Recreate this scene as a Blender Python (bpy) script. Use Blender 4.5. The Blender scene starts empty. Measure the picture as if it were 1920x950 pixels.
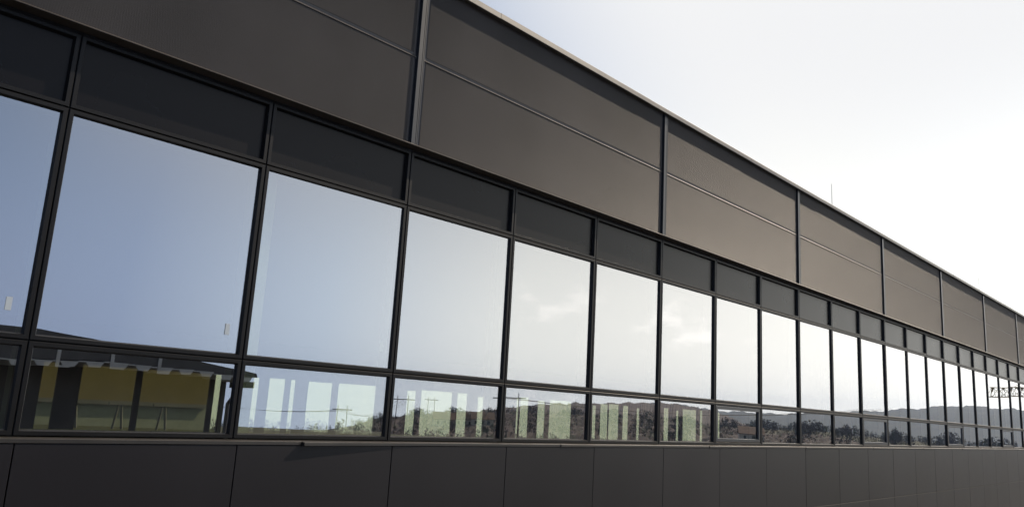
import bpy, math, random
from mathutils import Vector, Matrix
R = math.radians
random.seed(7)
sc = bpy.context.scene
col = sc.collection

# ------------------------------------------------------------------ camera
S = 1.5            # bay width in metres (one window)
EYE = 3.4          # eye height above the ground
F_PX = 1465.83
YAW, PIT, ROL = R(46.436), R(11.130), R(3.346)
CX, CY = -0.05058 * S, -3.84975 * S
fw = Vector((math.sin(YAW) * math.cos(PIT), math.cos(YAW) * math.cos(PIT), math.sin(PIT)))
r0 = Vector((math.cos(YAW), -math.sin(YAW), 0))
u0 = r0.cross(fw)
rt = math.cos(ROL) * r0 + math.sin(ROL) * u0
up = -math.sin(ROL) * r0 + math.cos(ROL) * u0
cd = bpy.data.cameras.new("camera")
cam = bpy.data.objects.new("camera", cd)
col.objects.link(cam)
m = Matrix.Identity(4)
for i in range(3):
    m[i][0], m[i][1], m[i][2] = rt[i], up[i], -fw[i]
m.translation = Vector((CX, CY, EYE))
cam.matrix_world = m
cd.sensor_width = 36
cd.lens = 36 * F_PX / 1920
cd.clip_start, cd.clip_end = 0.05, 20000
sc.camera = cam

# ------------------------------------------------------------------ sky, sun, exposure
TO_SUN = Vector((0.73, -0.223, 0.648)).normalized()
EL = math.asin(TO_SUN.z)
AZ = math.atan2(TO_SUN.x, TO_SUN.y)          # from +Y towards +X
VEIL = (.44, .77, .0, .96)
HORIZ = .95
VEIL_B = (7.35, 7.32, 7.28, 1)
HAZE_RAMP = ((.24, (3.5, 4.2, 6.5)), (.84, (17.0, 16.0, 14.2)), (.46, (5.5, 6.9, 10.0)), (.58, (10.2, 11.8, 13.8)), (.68, (16.4, 16.5, 15.5)))
w = bpy.data.worlds.new("World")
sc.world = w
w.use_nodes = True
nt = w.node_tree
nt.nodes.clear()
N = lambda t: nt.nodes.new(t)
sky = N("ShaderNodeTexSky")
sky.sky_type = 'NISHITA'
sky.sun_disc = False
sky.sun_elevation = EL
sky.sun_rotation = AZ
sky.air_density, sky.dust_density, sky.ozone_density = 1.0, 0.6, 1.6
tc = N("ShaderNodeTexCoord")
sep = N("ShaderNodeSeparateXYZ")
nt.links.new(tc.outputs["Generated"], sep.inputs[0])
mp = N("ShaderNodeMapping")
mp.inputs["Scale"].default_value = (1, 1, 2.6)
nt.links.new(tc.outputs["Generated"], mp.inputs[0])
nz = N("ShaderNodeTexNoise")
nz.inputs["Scale"].default_value = 11
nz.inputs["Detail"].default_value = 8
nz.inputs["Roughness"].default_value = 0.55
nt.links.new(mp.outputs[0], nz.inputs["Vector"])
cr = N("ShaderNodeMapRange")
cr.interpolation_type = 'SMOOTHSTEP'
cr.inputs["From Min"].default_value, cr.inputs["From Max"].default_value = 0.53, 0.66
nt.links.new(nz.outputs["Fac"], cr.inputs["Value"])
# small cumulus only low in the sky
lo = N("ShaderNodeMapRange"); lo.interpolation_type = 'SMOOTHSTEP'
lo.inputs["From Min"].default_value, lo.inputs["From Max"].default_value = 0.19, 0.10
nt.links.new(sep.outputs["Z"], lo.inputs["Value"])
mu = N("ShaderNodeMath"); mu.operation = 'MULTIPLY'
cd_ = N("ShaderNodeVectorMath"); cd_.operation = 'DOT_PRODUCT'
nt.links.new(tc.outputs["Generated"], cd_.inputs[0]); cd_.inputs[1].default_value = (math.sin(R(55)) * .996, -math.cos(R(55)) * .996, .09)
cm = N("ShaderNodeMapRange"); cm.interpolation_type = 'SMOOTHSTEP'
cm.inputs["From Min"].default_value, cm.inputs["From Max"].default_value = .972, .992
nt.links.new(cd_.outputs["Value"], cm.inputs["Value"])
mu0 = N("ShaderNodeMath"); mu0.operation = 'MULTIPLY'; nt.links.new(cr.outputs[0], mu0.inputs[0]); nt.links.new(cm.outputs[0], mu0.inputs[1])
nt.links.new(mu0.outputs[0], mu.inputs[0]); nt.links.new(lo.outputs[0], mu.inputs[1])
mu2 = N("ShaderNodeMath"); mu2.operation = 'MULTIPLY'
mu2.inputs[1].default_value = 0.5
nt.links.new(mu.outputs[0], mu2.inputs[0])
mx = N("ShaderNodeMix"); mx.data_type = 'RGBA'
nt.links.new(mu2.outputs[0], mx.inputs["Factor"])
nt.links.new(sky.outputs[0], mx.inputs["A"])
mx.inputs["B"].default_value = (21, 20.2, 19.0, 1)
# thin high veil of haze, thicker towards the sun and towards the horizon
dot = N("ShaderNodeVectorMath"); dot.operation = 'DOT_PRODUCT'
nt.links.new(tc.outputs["Generated"], dot.inputs[0]); dot.inputs[1].default_value = TO_SUN
v1 = N("ShaderNodeMapRange"); v1.interpolation_type = 'SMOOTHSTEP'
for k_, v_ in (("From Min", VEIL[0]), ("From Max", VEIL[1]), ("To Min", VEIL[2]), ("To Max", VEIL[3])): v1.inputs[k_].default_value = v_
nt.links.new(dot.outputs["Value"], v1.inputs["Value"])
az_ = N("ShaderNodeMath"); az_.operation = 'ABSOLUTE'; nt.links.new(sep.outputs["Z"], az_.inputs[0])
v2 = N("ShaderNodeMapRange"); v2.interpolation_type = 'SMOOTHERSTEP'
for k_, v_ in (("From Min", .47), ("From Max", .0), ("To Min", 0), ("To Max", HORIZ)): v2.inputs[k_].default_value = v_
nt.links.new(az_.outputs[0], v2.inputs["Value"])
mv1 = N("ShaderNodeMix"); mv1.data_type = 'RGBA'
nt.links.new(v1.outputs[0], mv1.inputs["Factor"]); nt.links.new(sky.outputs[0], mv1.inputs["A"]); mv1.inputs["B"].default_value = VEIL_B
hr = N("ShaderNodeValToRGB")                            # colour of the hazy band along the horizon, by angle from the sun
els = hr.color_ramp.elements
for i_, (p_, c_) in enumerate(HAZE_RAMP):
    e_ = els[i_] if i_ < 2 else els.new(p_)
    e_.position = p_; e_.color = (*[q / 20 for q in c_], 1)
hz_ = N("ShaderNodeMath"); hz_.operation = 'MULTIPLY_ADD'; hz_.inputs[1].default_value = -TO_SUN.z
nt.links.new(sep.outputs["Z"], hz_.inputs[0]); nt.links.new(dot.outputs["Value"], hz_.inputs[2])
nt.links.new(hz_.outputs[0], hr.inputs[0])
ny = N("ShaderNodeMapRange"); ny.interpolation_type = 'SMOOTHSTEP'   # paler haze bank on the far side of the building
for k_, v_ in (("From Min", -.1), ("From Max", .4)): ny.inputs[k_].default_value = v_
nt.links.new(sep.outputs["Y"], ny.inputs["Value"])
hm = N("ShaderNodeMix"); hm.data_type = 'RGBA'
nt.links.new(ny.outputs[0], hm.inputs["Factor"]); nt.links.new(hr.outputs[0], hm.inputs["A"]); hm.inputs["B"].default_value = (.54, .53, .47, 1)
hs = N("ShaderNodeVectorMath"); hs.operation = 'SCALE'; hs.inputs["Scale"].default_value = 20
nt.links.new(hm.outputs["Result"], hs.inputs[0])
mv = N("ShaderNodeMix"); mv.data_type = 'RGBA'
nt.links.new(v2.outputs[0], mv.inputs["Factor"]); nt.links.new(mv1.outputs["Result"], mv.inputs["A"]); nt.links.new(hs.outputs[0], mv.inputs["B"])
nt.links.new(mv.outputs["Result"], mx.inputs["A"])
bg = N("ShaderNodeBackground")
bg.inputs["Strength"].default_value = 0.10
nt.links.new(mx.outputs["Result"], bg.inputs["Color"])
wo = N("ShaderNodeOutputWorld")
nt.links.new(bg.outputs[0], wo.inputs[0])

sd = bpy.data.lights.new("sun", 'SUN')
sd.energy = 5.0
sd.angle = R(0.6)
sd.color = (1.0, 0.85, 0.68)
sun = bpy.data.objects.new("sun", sd)
col.objects.link(sun)
sun.rotation_euler = (-TO_SUN).to_track_quat('-Z', 'Y').to_euler()
sun.location = (20, -10, 30)
sc.view_settings.view_transform = 'Standard'
sc.view_settings.look = 'None'
sc.view_settings.gamma = 1.0
sc.view_settings.exposure = 0.35
sc.view_settings.use_curve_mapping = False
sc.cycles.max_bounces = 10
sc.cycles.transparent_max_bounces = 16
sc.cycles.glossy_bounces = 5

# ------------------------------------------------------------------ helpers
class MB:
    def __init__(s): s.v, s.f, s.mi = [], [], []
    def quad(s, a, b, c, d, mi=0):
        n = len(s.v); s.v += [a, b, c, d]; s.f.append((n, n + 1, n + 2, n + 3)); s.mi.append(mi)
    def tri(s, a, b, c, mi=0):
        n = len(s.v); s.v += [a, b, c]; s.f.append((n, n + 1, n + 2)); s.mi.append(mi)
    def box(s, x0, x1, y0, y1, z0, z1, mi=0):
        n = len(s.v)
        s.v += [(x0, y0, z0), (x1, y0, z0), (x1, y1, z0), (x0, y1, z0), (x0, y0, z1), (x1, y0, z1), (x1, y1, z1), (x0, y1, z1)]
        for f in ((0, 3, 2, 1), (4, 5, 6, 7), (0, 1, 5, 4), (1, 2, 6, 5), (2, 3, 7, 6), (3, 0, 4, 7)):
            s.f.append(tuple(n + i for i in f)); s.mi.append(mi)
    def loft(s, loops, close=True, cap=False, mi=0):
        n = len(s.v); k = len(loops[0])
        for l in loops: s.v += list(l)
        for i in range(len(loops) - 1):
            for j in range(k if close else k - 1):
                a = n + i * k + j; b = n + i * k + (j + 1) % k
                s.f.append((a, b, b + k, a + k)); s.mi.append(mi)
        if cap:
            s.f.append(tuple(n + j for j in reversed(range(k)))); s.mi.append(mi)
            s.f.append(tuple(n + (len(loops) - 1) * k + j for j in range(k))); s.mi.append(mi)
    def tube(s, pts, rad, n=6):
        pts = [Vector(p) for p in pts]
        if not hasattr(rad, '__len__'): rad = [rad] * len(pts)
        loops = []
        for i, p in enumerate(pts):
            d = (pts[min(i + 1, len(pts) - 1)] - pts[max(i - 1, 0)]).normalized()
            a = d.cross(Vector((0, 0, 1)) if abs(d.z) < .9 else Vector((1, 0, 0))).normalized()
            b = d.cross(a)
            loops.append([tuple(p + rad[i] * (math.cos(t) * a + math.sin(t) * b)) for t in [2 * math.pi * q / n for q in range(n)]])
        s.loft(loops, True, True)
    def mesh(s, name, mats):
        me = bpy.data.meshes.new(name)
        me.from_pydata([tuple(v) for v in s.v], [], s.f)
        for mt in (mats if isinstance(mats, (list, tuple)) else [mats]): me.materials.append(mt)
        for p, i in zip(me.polygons, s.mi): p.material_index = i
        me.update()
        return me
    def build(s, name, mats, parent=None, loc=(0, 0, 0)):
        return put(name, s.mesh(name, mats), parent, loc)

def put(name, me, parent=None, loc=(0, 0, 0)):
    o = bpy.data.objects.new(name, me); col.objects.link(o)
    o.location = loc
    if parent: o.parent = parent
    return o
def tag(o, label=None, cat=None, group=None, kind=None):
    for k, v in (('label', label), ('category', cat), ('group', group), ('kind', kind)):
        if v: o[k] = v
    return o
def empty(name, loc, label, cat, group=None):
    o = bpy.data.objects.new(name, None); col.objects.link(o); o.location = loc
    return tag(o, label, cat, group)

def mat(name, base, rough=0.5, spec=0.5, metal=0.0, var=0.0, vscale=3.0, bump=0.0, bscale=200.0, stretch=(1, 1, 1), coat=0.0):
    m = bpy.data.materials.new(name); m.use_nodes = True
    t = m.node_tree; b = t.nodes["Principled BSDF"]
    b.inputs["Base Color"].default_value = (*base, 1)
    b.inputs["Roughness"].default_value = rough
    b.inputs["Metallic"].default_value = metal
    b.inputs["Specular IOR Level"].default_value = spec
    b.inputs["Coat Weight"].default_value = coat
    if var or bump:
        g = t.nodes.new("ShaderNodeNewGeometry")
        mp = t.nodes.new("ShaderNodeMapping"); mp.inputs["Scale"].default_value = stretch
        t.links.new(g.outputs["Position"], mp.inputs[0])
    if var:
        n = t.nodes.new("ShaderNodeTexNoise"); n.inputs["Scale"].default_value = vscale; n.inputs["Detail"].default_value = 6
        t.links.new(mp.outputs[0], n.inputs["Vector"])
        r = t.nodes.new("ShaderNodeValToRGB")
        r.color_ramp.elements[0].position, r.color_ramp.elements[1].position = 0.3, 0.7
        r.color_ramp.elements[0].color = (*[c * (1 - var) for c in base], 1)
        r.color_ramp.elements[1].color = (*[c * (1 + var) for c in base], 1)
        t.links.new(n.outputs["Fac"], r.inputs[0]); t.links.new(r.outputs[0], b.inputs["Base Color"])
        rr = t.nodes.new("ShaderNodeMapRange")
        rr.inputs["To Min"].default_value, rr.inputs["To Max"].default_value = max(0, rough - .12 * var * 3), min(1, rough + .12 * var * 3)
        t.links.new(n.outputs["Fac"], rr.inputs["Value"]); t.links.new(rr.outputs[0], b.inputs["Roughness"])
    if bump:
        n2 = t.nodes.new("ShaderNodeTexNoise"); n2.inputs["Scale"].default_value = bscale; n2.inputs["Detail"].default_value = 3
        t.links.new(mp.outputs[0], n2.inputs["Vector"])
        bp = t.nodes.new("ShaderNodeBump"); bp.inputs["Strength"].default_value = bump; bp.inputs["Distance"].default_value = 0.01
        t.links.new(n2.outputs["Fac"], bp.inputs["Height"]); t.links.new(bp.outputs[0], b.inputs["Normal"])
    return m

M = {}
M['frame'] = mat('anthracite_frame', (.008, .008, .0085), .40, .20, var=.12, vscale=2)
M['base'] = mat('anthracite_cladding', (.0100, .0092, .0112), .40, .29, var=.15, vscale=.8, bump=.03, bscale=1.2)
t = M['base'].node_tree; bs = t.nodes["Principled BSDF"]; lk = bs.inputs["Base Color"].links[0].from_socket
oi = t.nodes.new("ShaderNodeObjectInfo"); mr = t.nodes.new("ShaderNodeMapRange"); mr.inputs["To Min"].default_value, mr.inputs["To Max"].default_value = .82, 1.2
t.links.new(oi.outputs["Random"], mr.inputs["Value"])
mm = t.nodes.new("ShaderNodeMix"); mm.data_type = 'RGBA'; mm.blend_type = 'MULTIPLY'; mm.inputs["Factor"].default_value = 1
t.links.new(lk, mm.inputs["A"]); t.links.new(mr.outputs[0], mm.inputs["B"]); t.links.new(mm.outputs["Result"], bs.inputs["Base Color"])
M['span'] = mat('anthracite_spandrel', (.0050, .0042, .0044), .28, .19, var=.12, vscale=.9, bump=.02, bscale=1.0)
M['rib'] = mat('ribbed_metal', (.066, .063, .064), .50, .50, var=.2, vscale=.8, bump=.15, bscale=.9)
M['post'] = mat('post_metal', (.016, .018, .022), .30, .6, var=.12, vscale=2)
M['roof'] = mat('roof_edge_metal', (.115, .110, .102), .45, .5, var=.18, vscale=5)
M['sill'] = mat('sill_metal', (.026, .024, .022), .40, .5, var=.15, vscale=4)
M['dark'] = mat('black_gasket', (.006, .006, .007), .7, .3)
M['inner'] = mat('pale_reveal', (.45, .47, .45), .6, .3, var=.05)
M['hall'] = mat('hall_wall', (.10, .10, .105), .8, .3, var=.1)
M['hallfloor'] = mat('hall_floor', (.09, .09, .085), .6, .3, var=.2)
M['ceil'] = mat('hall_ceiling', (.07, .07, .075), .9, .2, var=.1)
M['conc'] = mat('concrete', (.28, .27, .25), .9, .3, var=.2, vscale=2, bump=.2, bscale=40)
M['paper'] = mat('sticker_paper', (.44, .50, .55), .8, .2, var=.03)

def glass_mat(name, front):
    m = bpy.data.materials.new(name); m.use_nodes = True
    t = m.node_tree; t.nodes.clear()
    out = t.nodes.new("ShaderNodeOutputMaterial")
    tr = t.nodes.new("ShaderNodeBsdfTransparent")
    tr.inputs[0].default_value = (.48, .52, .34, 1) if front else (.97, .98, .97, 1)
    if not front:
        t.links.new(tr.outputs[0], out.inputs[0]); return m
    gl = t.nodes.new("ShaderNodeBsdfGlossy"); gl.inputs["Roughness"].default_value = 0.0
    gl.inputs["Color"].default_value = (.97, .97, .98, 1)
    g = t.nodes.new("ShaderNodeNewGeometry")
    n = t.nodes.new("ShaderNodeTexNoise"); n.inputs["Scale"].default_value = .9; n.inputs["Detail"].default_value = 1
    t.links.new(g.outputs["Position"], n.inputs["Vector"])
    bp = t.nodes.new("ShaderNodeBump"); bp.inputs["Strength"].default_value = .12; bp.inputs["Distance"].default_value = .01
    t.links.new(n.outputs["Fac"], bp.inputs["Height"]); t.links.new(bp.outputs[0], gl.inputs["Normal"])
    lw = t.nodes.new("ShaderNodeLayerWeight"); lw.inputs["Blend"].default_value = .5
    pw = t.nodes.new("ShaderNodeMath"); pw.operation = 'POWER'; pw.inputs[1].default_value = 2.2
    t.links.new(lw.outputs["Facing"], pw.inputs[0])
    mr = t.nodes.new("ShaderNodeMapRange"); mr.inputs["To Min"].default_value, mr.inputs["To Max"].default_value = .40, .97
    t.links.new(pw.outputs[0], mr.inputs["Value"])
    mix = t.nodes.new("ShaderNodeMixShader")
    t.links.new(mr.outputs[0], mix.inputs[0]); t.links.new(tr.outputs[0], mix.inputs[1]); t.links.new(gl.outputs[0], mix.inputs[2])
    t.links.new(mix.outputs[0], out.inputs[0])
    return m
M['glass'] = glass_mat('coated_glass', True)
M['glassback'] = glass_mat('clear_glass', False)

Z = lambda h: EYE + h * S

# ------------------------------------------------------------------ the building
K0, K1 = -3, 36                      # window columns, three to a ribbed bay
bld = empty('office_building', (0, 0, 0), 'long low anthracite building with a ribbon of mirrored windows under ribbed cladding', 'building')
XL, XR = K0 * S, K1 * S
DEP = 15.4 * S                       # hall depth

def rect_loop(x0, x1, z0, z1, d, y):
    return [(x0 + d, y, z0 + d), (x1 - d, y, z0 + d), (x1 - d, y, z1 - d), (x0 + d, y, z1 - d)]
def frame_mesh(wd, ht, fwid=.032, gy=.028, name='frame', bev=.007):
    b = MB()
    b.loft([rect_loop(0, wd, 0, ht, 0, .07), rect_loop(0, wd, 0, ht, 0, .003), rect_loop(0, wd, 0, ht, .003, 0),
            rect_loop(0, wd, 0, ht, fwid - .004, 0), rect_loop(0, wd, 0, ht, fwid - .002, .003), rect_loop(0, wd, 0, ht, fwid + bev, gy + .002)])
    b.loft([rect_loop(0, wd, 0, ht, fwid + bev, gy + .012), rect_loop(0, wd, 0, ht, fwid + .004, .07)])
    return b
GAP = .009
def unit(kind, z0, z1, name, sash=False):
    wd, ht = S - GAP, z1 - z0 - GAP
    fr = frame_mesh(wd, ht, gy=.028 if kind != 'span' else .040)
    if kind == 'span':
        f_me = fr.mesh('spandrel_frame', M['frame'])
        p = MB(); p.box(.035, wd - .035, .040, .066, .035, ht - .035)
        return f_me, p.mesh('spandrel_panel', M['span'])
    # inner side: the pale reveal of the frame inside the room
    fr.loft([rect_loop(0, wd, 0, ht, .034, .0705), rect_loop(0, wd, 0, ht, .034, .19), rect_loop(0, wd, 0, ht, .002, .19)], mi=1)
    p = MB()
    a, c = .034, .028
    p.box(a, wd - a, c, c + .008, a, ht - a, 1)
    p.mi[2] = 0                       # outer face carries the mirror coating
    return fr.mesh(name, [M['frame'], M['inner']]), p.mesh('pane', [M['glass'], M['glassback']])
H_SILL, H_MID, H_SPB, H_SPT = -.2385, .1665, 1.2305, 1.594
tall_f, tall_p = unit('win', Z(H_MID), Z(H_SPB), 'window')
low_f, low_p = unit('win', Z(H_SILL), Z(H_MID), 'window')
sp_f, sp_p = unit('span', Z(H_SPB), Z(H_SPT), 'spandrel')
# opening sash of the vent lights
b = MB(); wd, ht = S - GAP, (H_MID - H_SILL) * S - GAP
b.loft([rect_loop(0, wd, 0, ht, .040, .027), rect_loop(0, wd, 0, ht, .040, .006), rect_loop(0, wd, 0, ht, .043, .004), rect_loop(0, wd, 0, ht, .085, .004), rect_loop(0, wd, 0, ht, .090, .026)])
sash_me = b.mesh('sash', M['post'])
b = MB(); b.box(0, .036, .0262, .0279, 0, .086)
stick_me = b.mesh('sticker', M['paper'])

for k in range(K0, K1):
    x = k * S + GAP / 2
    for me_f, me_p, h, nm, tilt in ((tall_f, tall_p, H_MID, 'window', .0032), (low_f, low_p, H_SILL, 'window', .0026), (sp_f, sp_p, H_SPB, 'spandrel', 0)):
        f = put(nm if nm == 'window' else 'spandrel_frame', me_f, bld, (x, 0, Z(h) + GAP / 2))
        p = put('pane' if nm == 'window' else 'spandrel_panel', me_p, f)
        if tilt:
            p.rotation_euler = (random.uniform(-tilt, tilt) * .4, 0, random.uniform(-tilt, tilt))
        if h == H_SILL and k in (7, 11, 15, 19):
            put('sash', sash_me, f)
        if h == H_MID and k in (-1, 0, 1, 2):
            put('sticker', stick_me, f, (S * .89, 0, .175))

# black backing of the joints and the core wall behind the spandrels
b = MB()
b.box(-.006, .006, .016, .068, Z(H_SILL), Z(H_SPT))
gk = b.mesh('joint_gasket', M['dark'])
for k in range(K0, K1 + 1): put('joint_gasket', gk, bld, (k * S, 0, 0))
for h in (H_MID, H_SPB):
    b = MB(); b.box(XL, XR, .018, .066, Z(h) - .006, Z(h) + .006); b.build('transom_gasket', M['dark'], bld)
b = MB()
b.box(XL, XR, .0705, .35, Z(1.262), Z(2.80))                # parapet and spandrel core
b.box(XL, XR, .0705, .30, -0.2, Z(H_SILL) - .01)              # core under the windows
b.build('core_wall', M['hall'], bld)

# ---- ribbed cladding
RB, RM, RT = 1.622, 2.240, 2.818                    # bottom, joint and top heights
PITCH = .0078
PW = .092                                           # post width
def rib_panel(z0, z1):
    b = MB()
    x0, x1 = PW / 2 + .006, 3 * S - PW / 2 - .002
    mgn = .030
    # closed smooth margin round the ribbed field, turned back at the edges
    xs0, xs1 = x0 + mgn, x1 - mgn
    zs0, zs1 = z0 + mgn, z1 - .012
    zz = [(z0, .030), (z0 + .004, .012), (zs0, .006)]
    n = int((zs1 - zs0) / PITCH); pt = (zs1 - zs0) / n
    for i in range(n):
        zb = zs0 + i * pt
        zz += [(zb + pt * .04, .0040), (zb + pt * .32, .0004), (zb + pt * .40, .0003), (zb + pt * .96, .0041)]
    zz += [(z1 - .010, .004), (z1, .014)]
    for i in range(len(zz) - 1):
        (za, ya), (zb, yb) = zz[i], zz[i + 1]
        b.quad((xs0, ya, za), (xs1, ya, za), (xs1, yb, zb), (xs0, yb, zb))
    b.quad((x0, .012, z0), (xs0, .030, z0), (xs0, .0065, z1), (x0, .012, z1))
    b.quad((xs0, .0066, z0), (xs0, .0066, z1), (x0, .010, z1), (x0, .010, z0)) if False else None
    b.quad((x0, .010, z0), (xs0 + .001, .0055, z0 + .004), (xs0 + .001, .0055, z1), (x0, .010, z1))
    b.quad((xs1 - .001, .0055, z0 + .004), (x1, .010, z0), (x1, .010, z1), (xs1 - .001, .0055, z1))
    return b
b1 = rib_panel(Z(RB), Z(RM) - .007).mesh('ribbed_panel', M['rib'])
b2 = rib_panel(Z(RM) + .007, Z(RT)).mesh('ribbed_panel', M['rib'])
# sloping drip ledges that catch the sun
def ledge(z, x0, x1, yf, yb, hgt):
    b = MB()
    prof = [(yb, z), (min(yf + hgt * .9, yb - .001), z - .004 if yb - yf > .03 else z - .001), (yf, z - hgt), (yf + .001, z - hgt - .004), (yb + .01, z - hgt - .007)]
    b.loft([[(x0, y, zz) for y, zz in prof], [(x1, y, zz) for y, zz in prof]], True, True)
    return b
M['ledge'] = mat('ledge_metal', (.060, .052, .046), .40, .5, var=.25, vscale=2.5)
l_mid = ledge(Z(RM) + .007, PW / 2 + .004, 3 * S - PW / 2 - .001, -.006, .006, .014).mesh('ledge', M['ledge'])
l_bot = ledge(Z(RB), .001, 3 * S - .001, -.108, .012, .016).mesh('ledge', M['ledge'])
# post over the panel joints
b = MB()
pf = -.024
prof = [(-PW / 2, .02), (-PW / 2, .006), (-PW / 2 + .007, .006), (-PW / 2 + .007, pf + .002), (-PW / 2 + .009, pf),
        (.008, pf), (.009, pf + .006), (.013, pf + .006), (.014, pf), (.028, pf), (.029, pf + .005), (.032, pf + .005), (.033, pf),
        (PW / 2 - .006, pf), (PW / 2, pf + .006), (PW / 2, .02)]
b.loft([[(x, y, Z(RB) + .001) for x, y in prof], [(x, y, Z(RT) + .01) for x, y in prof]], True, True)
post_me = b.mesh('cladding_post', M['post'])
for k in range(K0, K1 + 1, 3):
    put('cladding_post', post_me, bld, (k * S, 0, 0))
    if k < K1:
        put('ribbed_panel', b1, bld, (k * S, 0, 0)); put('ribbed_panel', b2, bld, (k * S, 0, 0))
        put('ledge', l_mid, bld, (k * S, 0, 0)); put('ledge', l_bot, bld, (k * S, 0, 0))
# dark recess under the ribbed cladding, backing sheet behind the panels
b = MB()
b.box(XL, XR, .010, .0700, Z(H_SPT) + .001, Z(RB) - .024)
b.box(XL, XR, .032, .0702, Z(RB) - .0235, Z(RT) + .012)
b.build('cladding_backing', M['dark'], bld)

# ---- roof edge: pressed metal capping in lengths, one joint a little off
seams = [XL - .1]
xx = 5.68 * S - 4 * 3.0
while xx < XR:
    if xx > XL: seams.append(xx)
    xx += 3.0
seams.append(XR + .1)
for i in range(len(seams) - 1):
    xa, xb = seams[i] + .002, seams[i + 1] - .002
    dj = random.uniform(-.004, .004); dz = random.uniform(-.003, .003)
    yf = -.074 + dj
    prof = [(.02, Z(2.816)), (yf + .012, Z(2.806) + dz), (yf + .004, Z(2.800) + dz), (yf, Z(2.802) + dz), (yf, Z(2.840) + dz), (yf + .006, Z(2.8455) + dz), (.40, Z(2.862)), (.40, Z(2.82))]
    b = MB(); b.loft([[(xa, y, z) for y, z in prof], [(xb, y, z) for y, z in prof]], True, True)
    b.build('roof_edge', M['roof'], bld)
b = MB(); b.box(XL - .08, XR + .08, .36, DEP + .3, Z(2.76), Z(2.80))
b.build('roof', M['conc'], bld)

# ---- window sill flashing in lengths, some lengths sprung forward at their left end
BY = -.080                                          # cladding plane below the windows
ends = [XL, (2.373 - 4.42) * S, (2.373 - 2.21) * S, 2.373 * S]
while ends[-1] < XR: ends.append(ends[-1] + 2.21 * S)
ends[-1] = XR
for i in range(len(ends) - 1):
    xa, xb = ends[i] + .003, ends[i + 1] - .003
    spring = .026 * S if i == 3 else random.choice([.004, .006, .010, .008])
    b = MB(); loops = []
    for q in range(13):
        t = q / 12; x = xa + (xb - xa) * t
        s = spring * max(0, 1 - t * 2.5) ** 1.3
        yf = BY - .0045 - s; dz = -.10 * s
        loops.append([(x, .02, Z(-.2400)), (x, yf + .004, Z(-.2445) + dz), (x, yf, Z(-.2465) + dz), (x, yf, Z(-.2620) + dz), (x, yf + .003, Z(-.2632) + dz), (x, BY + .02, Z(-.2600))])
    b.loft(loops, True, True)
    b.build('sill', M['sill'], bld)

# ---- flat cladding below
def base_panel(z0, z1):
    b = MB(); g = .004
    x0, x1 = g, S - g
    b.loft([rect_loop(x0, x1, z0, z1, 0, BY + .03), rect_loop(x0, x1, z0, z1, 0, BY + .0015), rect_loop(x0, x1, z0, z1, .0012, BY)])
    b.f.append(tuple(range(8, 12))); b.mi.append(0)
    return b.mesh('base_panel', M['base'])
rows = [(Z(-.915) + .004, Z(-.2655)), (Z(-1.56) + .004, Z(-.915) - .004)]
for z0, z1 in rows:
    me = base_panel(z0, z1)
    for k in range(K0, K1):
        o = put('base_panel', me, bld, (k * S, 0, 0))
        o.rotation_euler = (0, 0, random.uniform(-.0008, .0008))
b = MB(); b.box(XL, XR, BY + .031, .0700, Z(-1.56), Z(-.2440)); b.build('cladding_frame', M['dark'], bld)
b = MB(); b.box(XL, XR, BY - .03, .0702, -.2, Z(-1.56)); b.build('plinth', M['conc'], bld)

# ---- the hall inside and its far wall with openings
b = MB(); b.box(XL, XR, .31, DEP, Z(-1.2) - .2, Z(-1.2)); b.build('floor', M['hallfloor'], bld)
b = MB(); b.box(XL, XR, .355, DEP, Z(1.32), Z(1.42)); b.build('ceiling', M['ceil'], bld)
KK = (3.84975 + 15.4) / 3.84975
far = lambda s: CX + (s * S - CX) * KK
opens = [(-1.2, -.6, .079), (-.4, .1, .079), (.3, .86, .079),
         (1.075, 1.135, .079), (1.235, 1.475, .079), (1.505, 1.84, .079), (1.868, 1.90, .079), (1.997, 2.112, .079)]
opens += [(2.171, 2.267, .082), (2.302, 2.331, .082), (2.413, 2.572, .079), (2.614, 2.889, .081),
         (3.126, 3.198, .068), (3.242, 3.509, .077), (3.556, 3.646, .075), (3.747, 3.808, .060),
         (4.137, 4.162, .070), (4.175, 4.266, .080), (4.367, 4.452, .064), (4.502, 4.763, .074), (4.817, 4.849, .075),
         (5.031, 5.079, .056), (5.135, 5.240, .072), (5.250, 5.392, .076), (5.449, 5.530, .071), (5.652, 5.696, .058),
         (6.078, 6.160, .076), (6.287, 6.332, .060), (6.400, 6.645, .077), (6.710, 6.784, .078),
         (7.05, 7.28, .070), (7.36, 7.44, .060)]
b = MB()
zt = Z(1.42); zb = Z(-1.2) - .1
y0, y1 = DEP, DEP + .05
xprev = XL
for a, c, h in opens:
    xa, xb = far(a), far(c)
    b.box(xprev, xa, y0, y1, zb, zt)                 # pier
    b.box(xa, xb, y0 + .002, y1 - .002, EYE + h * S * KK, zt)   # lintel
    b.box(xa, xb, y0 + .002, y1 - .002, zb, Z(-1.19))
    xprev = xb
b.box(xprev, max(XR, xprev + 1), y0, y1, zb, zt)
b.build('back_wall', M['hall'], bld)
b = MB(); b.box(XL - .12, XL - .001, -.06, DEP + .3, -.2, Z(2.80)); b.build('end_wall', M['base'], bld)
b = MB(); b.box(XR + .001, XR + .12, -.06, DEP + .3, -.2, Z(2.80)); b.build('end_wall', M['base'], bld)
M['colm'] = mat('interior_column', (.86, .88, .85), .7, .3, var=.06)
for s0, s1, d in ((2.026, 2.155, .5), (4.026, 4.13, .5)):
    b = MB(); b.box(s0 * S, s1 * S, .205, .205 + .14, Z(-1.195), Z(1.31)); b.build('column', M['colm'], bld)

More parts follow.
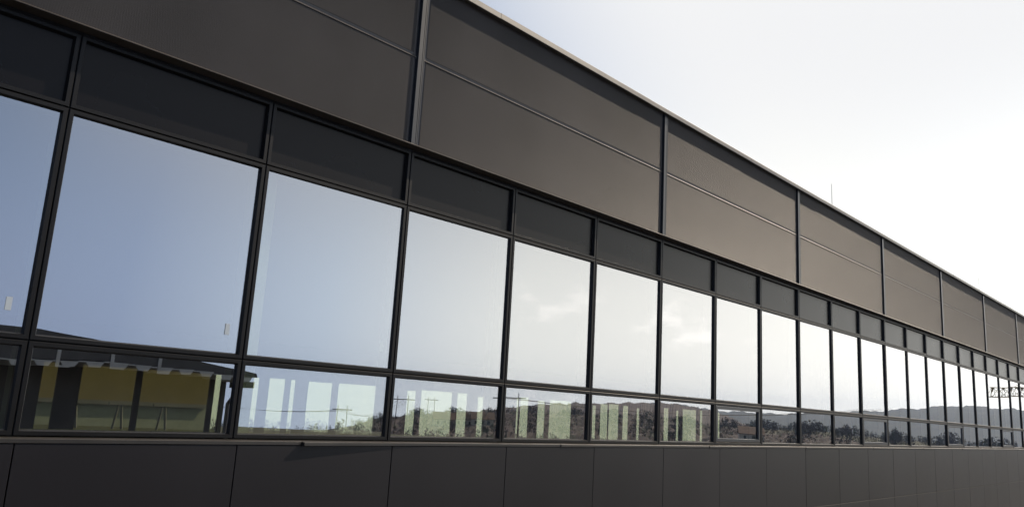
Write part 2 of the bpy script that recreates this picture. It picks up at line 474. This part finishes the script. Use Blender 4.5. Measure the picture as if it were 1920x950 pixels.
# ---- lightning rods
M['steel'] = mat('rod_steel', (.35, .33, .34), .5, .5, metal=.6, var=.1)
for i, (s, ht) in enumerate(((11.41, 3.575), (20.06, 3.54))):
    lab = ('thin lightning rod, taller-looking and nearer of the two above the roof edge', 'thin faint lightning rod far along the roof, near the right end')[i]
    e = empty('lightning_rod', (s * S, .75, Z(2.80)), lab, 'lightning rod', 'lightning rods on the roof')
    b = MB(); hh = (ht - 2.80) * S
    b.tube([(0, 0, .10), (0, 0, hh * .5), (-.006, 0, hh)], [.010, .008, .005], 6); b.build('rod', M['steel'], e)
    b = MB(); b.box(-.12, .12, -.12, .12, .001, .08); b.tube([(0, 0, .08), (0, 0, .34)], .018, 8); b.build('foot', M['conc'], e)

# ------------------------------------------------------------------ the land around
def lerp_profile(pts, a):
    if a <= pts[0][0]: return pts[0][1]
    for (a0, e0), (a1, e1) in zip(pts, pts[1:]):
        if a <= a1: return e0 + (e1 - e0) * (a - a0) / (a1 - a0)
    return pts[-1][1]
# skyline heights in degrees against the bearing from the glass normal, towards +X, on the -Y side
NEAR = [(-90, -1.8), (20, -1.8), (28.3, -1.85), (31, -2.05), (33.3, -1.75), (35.6, -1.4), (37.4, -1.0), (39.5, -.62), (42.3, -.25), (45.4, -.1), (49, .2),
        (52.9, .3), (57.8, .5), (60.2, .3), (62.8, .15), (65.3, .35), (70, .4), (74, .1), (80, -.1), (90, -.6), (104, -1.8), (180, -1.8)]
FAR = [(-90, -2.2), (45, -.4), (50, .35), (52.9, .63), (54.3, .78), (57.5, .95), (60.2, .89), (61.3, .65), (66, .6), (70.8, 1.07), (72.4, 1.25), (73.6, 1.36),
       (75.6, 1.63), (77.3, 1.75), (78.5, 1.69), (80, 1.64), (90, 1.2), (104, -2.2), (180, -2.2)]
def prof_at(prof, deg):
    # deg: bearing measured from -Y towards +X, in -180..180
    return lerp_profile(prof, deg)
def bearing(deg):
    a = R(deg); return Vector((math.sin(a), -math.cos(a), 0))
def wob(x, y, sc_):
    return math.sin(x / sc_ * 1.3 + 1.7 * math.sin(y / sc_)) * .5 + math.sin(y / sc_ * 2.1 + 2.3 * math.sin(x / sc_ * .7)) * .3
RIDGE = 430.0
def ground_z(px, py):
    dx, dy = px - CX, py - CY
    r = math.hypot(dx, dy)
    deg = math.degrees(math.atan2(dx, -dy))
    e = prof_at(NEAR, deg) - .75
    zr = EYE + RIDGE * math.tan(R(e))
    if r < 60: t = 0; z = 0
    elif r < RIDGE:
        t = (r - 60) / (RIDGE - 60)
        s = t * t * (3 - 2 * t)
        z = zr * s - 6.0 * math.sin(math.pi * t) ** 2 * (1 if zr > -20 else .3)
    else:
        t = min(1, (r - RIDGE) / 700); s = t * t * (3 - 2 * t)
        z = zr * (1 - s) + (-175) * s
    if r > 120: z += wob(px, py, 55) * min(1, (r - 120) / 200) * 1.0
    return z
b = MB()
rings = [0.01, 8, 16, 25, 35, 48, 60, 80, 100, 125, 150, 180, 210, 245, 280, 315, 350, 380, 405, 430, 455, 490, 540, 620, 740, 900, 1150, 1600, 2400, 3700]
NA = 240
for r in rings:
    for i in range(NA):
        d = bearing(-180 + 360 * i / NA)
        px, py = CX + d.x * r, CY + d.y * r
        b.v.append((px, py, ground_z(px, py)))
for i in range(len(rings) - 1):
    for j in range(NA):
        a, c = i * NA + j, i * NA + (j + 1) % NA
        b.f.append((a, c, c + NA, a + NA)); b.mi.append(0)
def ground_mat():
    m = bpy.data.materials.new('field_ground'); m.use_nodes = True
    t = m.node_tree; p = t.nodes["Principled BSDF"]; p.inputs["Roughness"].default_value = .95; p.inputs["Specular IOR Level"].default_value = .2
    g = t.nodes.new("ShaderNodeNewGeometry")
    n = t.nodes.new("ShaderNodeTexNoise"); n.inputs["Scale"].default_value = .012; n.inputs["Detail"].default_value = 3
    n2 = t.nodes.new("ShaderNodeTexNoise"); n2.inputs["Scale"].default_value = .35; n2.inputs["Detail"].default_value = 8
    for q in (n, n2): t.links.new(g.outputs["Position"], q.inputs["Vector"])
    r = t.nodes.new("ShaderNodeValToRGB")
    els = r.color_ramp.elements
    els[0].position, els[0].color = .36, (.052, .044, .034, 1)
    els[1].position, els[1].color = .64, (.080, .070, .048, 1)
    e = els.new(.5); e.color = (.052, .056, .032, 1)
    t.links.new(n.outputs["Fac"], r.inputs[0])
    mx = t.nodes.new("ShaderNodeMix"); mx.data_type = 'RGBA'; mx.blend_type = 'MULTIPLY'; mx.inputs["Factor"].default_value = .6
    r2 = t.nodes.new("ShaderNodeMapRange"); r2.inputs["To Min"].default_value, r2.inputs["To Max"].default_value = .5, 1.4
    t.links.new(n2.outputs["Fac"], r2.inputs["Value"])
    t.links.new(r.outputs[0], mx.inputs["A"]); t.links.new(r2.outputs[0], mx.inputs["B"])
    t.links.new(mx.outputs["Result"], p.inputs["Base Color"])
    return m
M['ground'] = ground_mat()
o = b.build('ground', M['ground']); tag(o, kind='structure')
for p in o.data.polygons: p.use_smooth = True
# asphalt yard between the facade and the field, 4 mm above the ground sheet
M['asphalt'] = mat('asphalt', (.055, .054, .052), .9, .3, var=.25, vscale=.7, bump=.3, bscale=60)
b = MB(); b.quad((-22, -15.5, .004), (58, -15.5, .004), (58, BY - .031, .004), (-22, BY - .031, .004))
tag(b.build('yard', M['asphalt']), kind='structure')

# far hills: a long ridge of land two to three kilometres off
b = MB(); loops = []
for i in range(301):
    deg = 56 + 50 * i / 300
    e = prof_at(FAR, deg) + .05 * math.sin(deg * 3.1) + .03 * math.sin(deg * 9.7 + 1) + .012 * math.sin(deg * 41)
    d = bearing(deg); rr = 2600
    top = EYE + rr * math.tan(R(e))
    P = lambda r, z: (CX + d.x * r, CY + d.y * r, z)
    loops.append([P(rr - 1100, -90), P(rr - 700, -90 + (top + 90) * .35), P(rr - 300, -90 + (top + 90) * .78), P(rr, top), P(rr + 400, -90 + (top + 90) * .7), P(rr + 900, -90)])
b.loft(loops, False)
M['hill'] = mat('wooded_hill', (.050, .052, .034), .95, .1, var=.5, vscale=.02)
o = b.build('hill', M['hill']); tag(o, kind='structure')
for p in o.data.polygons: p.use_smooth = True

# brown layer added above the near ridge for the double glazing's ghost reflection
b = MB(); loops = []; rnd = random.Random(11)
for i in range(401):
    deg = 43 + 22 * i / 400
    e = prof_at(FAR, deg) + .05 * math.sin(deg * 5.1) + rnd.uniform(-.02, .05) + (.10 if rnd.random() < .05 else 0)
    if deg > 62: e -= (deg - 62) * .4
    d = bearing(deg); rr = 900
    top = EYE + rr * math.tan(R(e))
    P = lambda r, z: (CX + d.x * r, CY + d.y * r, z)
    loops.append([P(rr - 330, -60), P(rr - 220, -60 + (top + 60) * .45), P(rr - 110, -60 + (top + 60) * .82 + rnd.uniform(-.6, .6)), P(rr, top), P(rr + 150, -60)])
b.loft(loops, False)
M['ghost_ridge'] = mat('ghost_ridge_brown', (.112, .094, .085), .95, .1, var=.4, vscale=.06)
tag(b.build('hill', M['ghost_ridge']), kind='structure')  # added hill-shaped layer, stands for the ridge's doubled image in the glass

# ---- woods: leafless thickets on the near ridge (uncountable)
M['wood'] = mat('bare_wood', (.070, .058, .055), .9, .1, var=.4, vscale=.15)
M['ever'] = mat('evergreen', (.045, .050, .038), .9, .1, var=.4, vscale=.2)
def tree_bits(b, px, py, z, h, wdt, n, mi=0, shape=1.0):
    c = random.random() * 6.28
    b.tri((px - .12 * h * .12, py, z), (px + .12 * h * .12, py, z), (px, py, z + h * .8), mi)
    for _ in range(n):
        q = random.random()
        rr = wdt * math.sqrt(random.random()) * (1 - q * .75 * shape) * .9
        a = random.random() * 6.28
        x, y, zz = px + rr * math.cos(a), py + rr * math.sin(a), z + h * (.12 + .84 * q)
        s = h * random.uniform(.035, .085)
        a2 = random.random() * 6.28
        b.tri((x - s * math.cos(a2) * .8, y - s * math.sin(a2) * .8, zz - s * random.random() * .6), (x + s * math.cos(a2) * .8, y + s * math.sin(a2) * .8, zz - s * random.random() * .5), (x + random.uniform(-.3, .3) * s, y + random.uniform(-.3, .3) * s, zz + s * random.uniform(.7, 1.5)), mi)
b = MB()
for i in range(6800):
    deg = random.uniform(26, 96) if random.random() < .7 else random.uniform(60, 90)
    dens = (.35 + .3 * math.sin(deg * 1.1 + 1.0)) if deg < 37 else .95
    if random.random() > dens: continue
    r = random.uniform(260, 445) if deg < 62 else 150 + 290 * random.random() ** .7
    if deg < 37 and r < 380: continue
    d = bearing(deg); px, py = CX + d.x * r, CY + d.y * r
    h = random.uniform(3.0, 6.5) * (.75 + .25 * math.sin(deg * 2.3)) * (.45 + .55 * min(1, r / 400) if deg < 62 else r / 430)
    tree_bits(b, px, py, ground_z(px, py) - .3, h, h * random.uniform(.28, .45), 40, 1 if random.random() < .22 else 0, random.uniform(.3, 1.0))
for i in range(2600):                                  # the belt behind the building
    deg = random.uniform(100, 178)
    r = random.uniform(330, 450)
    d = bearing(deg); px, py = CX + d.x * r, CY + d.y * r
    h = random.uniform(3.5, 7.5)
    tree_bits(b, px, py, ground_z(px, py) - .3, h, h * .4, 18, 1 if random.random() < .35 else 0, .6)
rnd = random.Random(3); nA, nR = 260, 46
grid = []
for i in range(nA + 1):
    deg = 36.5 + 60 * i / nA
    for j in range(nR + 1):
        r = (235 if deg < 60 else 235 - 85 * min(1, (deg - 60) / 6)) + (440 - 235) * j / nR + (0 if deg < 60 else 0)
        d = bearing(deg + rnd.uniform(-.08, .08)); px, py = CX + d.x * r, CY + d.y * r
        ed = min(1, min(i / 8, (nA - i) / 8, j / 2, (nR - j) / 2))
        grid.append((px, py, ground_z(px, py) - .4 + ed * (1.6 + rnd.uniform(-.9, 1.2))))
n0 = len(b.v); b.v += grid
for i in range(nA):
    for j in range(nR):
        q = n0 + i * (nR + 1) + j
        b.f.append((q, q + 1, q + nR + 2, q + nR + 1)); b.mi.append(1 if rnd.random() < .12 else 0)
tag(b.build('woodland', [M['wood'], M['ever']]), kind='stuff')

def refl(deg, el, dist):
    d = bearing(deg)
    # seen in the glass: mirrored in the plane y = .028
    vx, vy = CX + d.x * dist, CY - d.y * dist
    return Vector((vx, 2 * .028 - vy, EYE + dist * math.tan(R(el))))

# ---- single trees standing along the ridge
M['bark'] = mat('tree_bark', (.055, .042, .034), .9, .2, var=.3, vscale=1)
def bare_tree(deg, dist, ht, label):
    p = refl(deg, 0, dist); z = ground_z(p.x, p.y)
    e = empty('tree', (p.x, p.y, z - .2), label, 'tree', 'single trees on the reflected skyline')
    b = MB(); rnd = random.Random(int(deg * 100))
    b.tube([(0, 0, 0), (.1, 0, ht * .35), (0, .1, ht * .7), (.1, .1, ht)], [ht * .030, ht * .024, ht * .014, .02], 5)
    b.build('trunk', M['bark'], e)
    b = MB()
    for _ in range(34):
        q = rnd.uniform(.3, .95); a = rnd.random() * 6.28; L = ht * rnd.uniform(.15, .34) * (1.25 - q)
        p0 = Vector((.05, .05, ht * q)); p1 = p0 + Vector((math.cos(a) * L, math.sin(a) * L, L * .8))
        b.tube([p0, p1], [ht * .012, .02], 4)
        for _ in range(4):
            t = rnd.uniform(.4, 1); a2 = a + rnd.uniform(-1, 1); l2 = L * .45
            pa = p0.lerp(p1, t); b.tube([pa, pa + Vector((math.cos(a2) * l2, math.sin(a2) * l2, l2 * .9))], [ht * .006, .012], 3)
    b.build('crown', M['wood'], e)
for deg, dist, ht, lab in ((31.7, 330, 6, 'small bare tree alone in the dip of the skyline mirrored in a low pane'),
                           (36.2, 300, 5, 'bare tree at the left foot of the mirrored wooded slope'),
                           (43.1, 290, 6, 'bare tree between the mirrored roof peaks on the ridge'),
                           (47.6, 310, 7, 'bare tree breaking the skyline near a mullion'),
                           (53.6, 300, 7, 'pointed bare tree above the mirrored ridge in the middle windows'),
                           (58.9, 280, 7, 'tall bare tree on the ridge near its right shoulder'),
                           (66.5, 200, 6, 'bare tree in front of the dark mirrored woods'),
                           (69.0, 210, 7, 'bare forked tree mirrored in the small far windows')):
    bare_tree(deg, dist, ht, lab)

# ---- houses on the ridge and among the trees
M['plaster'] = mat('house_plaster', (.42, .38, .32), .9, .2, var=.1)
M['tile'] = mat('red_tile', (.20, .085, .055), .85, .2, var=.25, vscale=1)
M['tileb'] = mat('brown_tile', (.13, .085, .062), .85, .2, var=.25, vscale=1)
M['wing'] = mat('dark_window', (.03, .035, .04), .1, .5)
def house(deg, dist, zoff, wd, dp, ht, rh, rot, tile, label):
    p = refl(deg, 0, dist); z = ground_z(p.x, p.y) + zoff
    e = empty('house', (p.x, p.y, z), label, 'house', 'houses on the reflected hillside'); e.rotation_euler.z = rot
    b = MB(); b.box(-wd / 2, wd / 2, -dp / 2, dp / 2, -2, ht)
    for sx in (-1, 1):
        b.tri((sx * wd / 2, -dp / 2, ht), (sx * wd / 2, dp / 2, ht), (sx * wd / 2, 0, ht + rh * .93))
    b.build('wall', M['plaster'], e)
    b = MB(); o_ = .4
    for sy in (-1, 1):
        b.loft([[(-wd / 2 - o_, sy * (dp / 2 + o_), ht - .25), (wd / 2 + o_, sy * (dp / 2 + o_), ht - .25), (wd / 2 + o_, 0, ht + rh), (-wd / 2 - o_, 0, ht + rh)],
                [(-wd / 2 - o_, sy * (dp / 2 + o_), ht - .05), (wd / 2 + o_, sy * (dp / 2 + o_), ht - .05), (wd / 2 + o_, 0, ht + rh + .2), (-wd / 2 - o_, 0, ht + rh + .2)]], True, True)
    rf = b.build('roof', tile, e)
    b = MB(); b.box(wd * .18, wd * .18 + .6, .4, 1.0, ht + rh * .5, ht + rh + .8); b.build('chimney', M['plaster'], rf)
    for sx in (-.28, 0.05, .3):
        for sy in (-1, 1):
            b = MB(); b.box(sx * wd - .5, sx * wd + .5, sy * dp / 2 - .03, sy * dp / 2 + .03, ht - 2.0, ht - .7); b.build('window', M['wing'], e)
house(42.4, 330, 1.0, 9, 8, 3.2, 2.6, R(40), M['tileb'], 'brown roofed house mirrored on the ridge, left of three roof peaks')
house(44.0, 335, .6, 8, 7, 3.2, 2.5, R(50), M['tileb'], 'brown roofed house mirrored on the ridge, middle of three roof peaks')
house(45.2, 330, .8, 9, 8, 3.2, 2.6, R(42), M['tileb'], 'brown roofed house mirrored on the ridge, right of three roof peaks')
house(63.9, 300, 1.0, 9, 8, 3.0, 2.3, R(60), M['tileb'], 'house gable mirrored beside the vent light')
house(77.0, 175, -.5, 12, 9, 3.0, 2.6, R(75), M['tile'], 'red tiled house among trees mirrored in the far small windows')
house(78.6, 190, .5, 9, 8, 3.0, 2.2, R(80), M['tile'], 'smaller red tiled house farther right among the mirrored trees')

# ---- wooden pylons and their wires
M['pole'] = mat('pylon_timber', (.06, .05, .045), .8, .2, var=.2)
tops = []
for deg, el, dist, wd, lab in ((34.95, -.56, 230, 2.7, 'twin pole pylon mirrored left of the rising wooded slope'),
                               (39.45, .46, 240, 3.0, 'twin pole pylon mirrored just right of a mullion'),
                               (41.4, .46, 330, 2.6, 'twin pole pylon mirrored in the bright far window gap'),
                               (46.9, 1.0, 190, 3.2, 'twin pole pylon mirrored beside a mullion, nearest')):
    t = refl(deg, el, dist); z0 = ground_z(t.x, t.y) - .3
    e = empty('pylon', (t.x, t.y, z0), lab, 'pylon', 'timber pylons carrying the power line')
    e.rotation_euler.z = R(deg) + .2
    H = t.z - z0
    for sx in (-1, 1):
        b = MB(); b.tube([(sx * wd * .62, 0, 0), (sx * wd * .5, 0, H)], [.14, .09], 6); b.build('pole', M['pole'], e)
    b = MB(); b.box(-wd * 1.1, wd * 1.1, -.1, .1, H - 1.3, H - 1.05); b.build('crossarm', M['pole'], e)
    tops.append((t, wd))
M['wire'] = mat('wire', (.05, .05, .05), .6, .3, var=.1)
def wires(a, c, label):
    b = MB()
    for off in (-2.2, 0, 2.2):
        pts = []
        for i in range(13):
            q = i / 12; p = a.lerp(c, q) + Vector((0, off, -1.4 - 4 * q * (1 - q) * 3.0)); pts.append(p)
        b.tube(pts, .035, 4)
    tag(b.build('power_line', M['wire']), label, 'power line', 'wires between the pylons')
wires(refl(22, .2, 320), tops[0][0], 'wires running left from the first mirrored pylon')
wires(tops[0][0], tops[1][0], 'wires between the first and second mirrored pylons')
wires(tops[1][0], tops[2][0], 'wires between the second and third mirrored pylons')
wires(tops[3][0], refl(72, 1.6, 300), 'wires climbing right from the nearest mirrored pylon')

# ---- tower crane, jib mirrored in the last windows
M['crane'] = mat('crane_paint', (.30, .24, .14), .6, .4, var=.15)
p0 = refl(77.9, 2.35, 150); p1 = refl(83.5, 2.6, 185)
pm = refl(81.6, 2.5, 172)
cz = ground_z(pm.x, pm.y)
e = empty('tower_crane', (pm.x, pm.y, cz), 'tower crane whose lattice jib is mirrored in the last windows', 'crane')
def lattice(a, c, wd, n, rad, upv=Vector((0, 0, 1))):
    b = MB(); d = (c - a).normalized(); s = d.cross(upv).normalized()
    A = [s * wd * .5, -s * wd * .5, upv * wd * .9]
    for q in A: b.tube([a + q, c + q], rad, 4)
    for i in range(n):
        u, v = a.lerp(c, i / n), a.lerp(c, (i + .5) / n); x = a.lerp(c, (i + 1) / n)
        for q in (A[0], A[1]):
            b.tube([u + q, v + A[2]], rad * .7, 3); b.tube([v + A[2], x + q], rad * .7, 3)
        b.tube([u + A[0], u + A[1]], rad * .7, 3)
    return b
base = Vector((pm.x, pm.y, cz))
lattice(p0 - base, p1 - base, 1.7, 20, .075).build('jib', M['crane'], e)
top = pm - base
lattice(Vector((0, 0, 0)), top, 1.6, 16, .09, Vector((1, 0, 0))).build('mast', M['crane'], e)
b = MB(); b.tube([top + Vector((0, 0, .5)), top + Vector((0, 0, 6))], [.5, .1], 4)
b.tube([top + Vector((0, 0, 6)), p0.lerp(p1, .25) - base + Vector((0, 0, 1.5))], .05, 3)
b.build('apex', M['crane'], e)
b = MB(); b.box(top.x - .8, top.x + .8, top.y - 2.2, top.y - 1.1, top.z - 2.2, top.z - .1); b.build('cab', M['plaster'], e)

# ------------------------------------------------------------------ barrel roofed shed behind the camera, mirrored at the left
M['shedroof'] = mat('shed_roof', (.13, .125, .125), .6, .4, var=.15)
M['shedwall'] = mat('shed_wall', (.13, .125, .125), .7, .3, var=.2, vscale=1)
M['pale'] = mat('pale_corrugated', (.62, .62, .60), .5, .4, var=.08)
SY = -16.0
sh = empty('shed', (0, SY, 0), 'grey shed with curved roof and pale corrugated eave mirrored in the left windows', 'shed')
def shx(deg, dist=None):
    d = (2 * .028 - CY - SY) ; L = (-SY + .056 - CY)
    return CX + math.tan(R(deg)) * L, L / math.cos(R(deg))
def shp(deg, el):
    x, L = shx(deg); return x, EYE + L * math.tan(R(el))
topc = [(-20, EYE + 1.4), (-6, EYE + 1.36)] + [shp(a, e_) for a, e_ in ((13.63, 3.19), (15.6, 3.17), (18.94, 2.77), (21.18, 2.41), (23.8, 2.02), (27.6, 1.52), (29.0, 1.25))]
botc = [shp(a, e_) for a, e_ in ((29.1, .98), (27.3, 1.02), (25.3, 1.24), (22.95, 1.34), (19.8, 1.45), (16.8, 1.34), (13.9, 1.28))] + [(-6, EYE + .52), (-20, EYE + .5)]
loop = topc + botc
b = MB(); b.loft([[(x, 0, z) for x, z in loop], [(x, -14, z) for x, z in loop]], True, True); b.build('roof', M['shedroof'], sh)
xe = shx(28.4)[0]
b = MB(); b.box(-20, xe, -13.5, -1.2, -.1, EYE + .42); b.build('wall', M['shedwall'], sh)
b = MB(); pts = []
x = -19.9; i = 0
def eave(xv):
    pr = sorted(botc)
    return lerp_profile(pr, xv) - .13
while x < xe - .2:
    z = eave(x) - .02
    pts += [(x, z + .11), (x + .16, z + .11), (x + .24, z), (x + .50, z), (x + .58, z + .11)]
    x += .60
b.loft([[(px, .02, pz) for px, pz in pts], [(px, -1.15, pz) for px, pz in pts], [(px, -1.15, pz + .03) for px, pz in pts], [(px, .02, pz + .03) for px, pz in pts], [(px, .02, pz) for px, pz in pts]], False)
for q in range(0, len(pts), 5):
    (xa, za), (xb, zb_), (xc, zc), (xd, zd), (xe2, ze) = pts[q:q + 5]
    for yy in (.024, .034): b.quad((xb, yy, zb_ + .03), (xc, yy, zc), (xd, yy, zd), (xe2, yy, ze + .03))
b.build('corrugated_eave', M['pale'], sh)
for deg in (17.0, 20.0, 22.8):
    x, L = shx(deg); z = eave(x)
    b = MB(); b.box(x - .045, x + .045, .01, .03, z, z + .46); b.box(x - .045, x + .3, .01, .035, z - .05, z); b.build('bracket', M['pale'], sh)
b = MB(); b.box(xe - .05, xe + .22, -.9, .1, EYE + .12, EYE + .30); b.tube([(xe + .02, -.4, EYE + .2), (xe + .02, -1.0, EYE - .35), (xe + .02, -1.0, 0)], .06, 8); b.build('gutter', M['shedroof'], sh)

# ------------------------------------------------------------------ yellow warehouse beyond the far wall
M['yellow'] = mat('yellow_cladding', (.155, .115, .038), .6, .3, var=.08, vscale=.6)
M['greyw'] = mat('grey_cladding', (.24, .25, .22), .7, .3, var=.1)
yb = empty('warehouse', (0, 70, 0), 'yellow clad warehouse seen through the left windows and the far side of the hall', 'warehouse')
L = 70 - CY
xw = lambda deg: CX + math.tan(R(deg)) * L
b = MB(); b.box(xw(-30), xw(26.3), 0, 20, EYE - L / math.cos(R(20)) * math.tan(R(1.1)), 14); b.build('wall', M['yellow'], yb)
b = MB(); b.box(xw(-30), xw(26.3), .3, 19.7, -3, EYE - L / math.cos(R(20)) * math.tan(R(1.1)) - .002); b.build('plinth', M['greyw'], yb)
b = MB(); b.box(xw(-30) - .5, xw(26.3) + .5, -.6, 20.5, 14.001, 14.5); b.build('roof', M['shedroof'], yb)

zb_ = EYE - L / math.cos(R(20)) * math.tan(R(1.1))
b = MB(); b.box(xw(-30), xw(26.3), -.12, -.002, zb_ - .25, zb_ + .12); b.build('beam', M['shedwall'], yb)
for i, deg in enumerate((18.3, 20.9, 23.5)):
    e = empty('trestle', (CX + math.tan(R(deg)) * (64 - CY), 64, 0), 'dark A shaped trestle before the yellow warehouse, %s of the three' % ('leftmost', 'middle', 'rightmost')[i], 'trestle', 'trestles before the yellow warehouse')
    for sx, tx in ((-1, -.1), (1, .15)):
        b = MB(); b.tube([(sx * .55, 0, -1.6), (tx, 0, 1.75)], [.13, .10], 4); b.build('leg', M['shedwall'], e)
    b = MB(); b.box(-.9, .9, -.12, .12, 1.75, 1.95); b.build('crossbeam', M['shedwall'], e)
# ------------------------------------------------------------------ haze
hz = bpy.data.materials.new('air_haze'); hz.use_nodes = True
t = hz.node_tree; t.nodes.clear()
vo = t.nodes.new("ShaderNodeVolumePrincipled"); vo.inputs["Density"].default_value = 1.4e-4; vo.inputs["Color"].default_value = (.50, .68, 1.0, 1)
vo.inputs["Anisotropy"].default_value = .1
ou = t.nodes.new("ShaderNodeOutputMaterial"); t.links.new(vo.outputs[0], ou.inputs["Volume"])
b = MB(); b.box(-3800, 3800, -3800, 3800, -185, 125)
tag(b.build('haze', hz), kind='stuff')
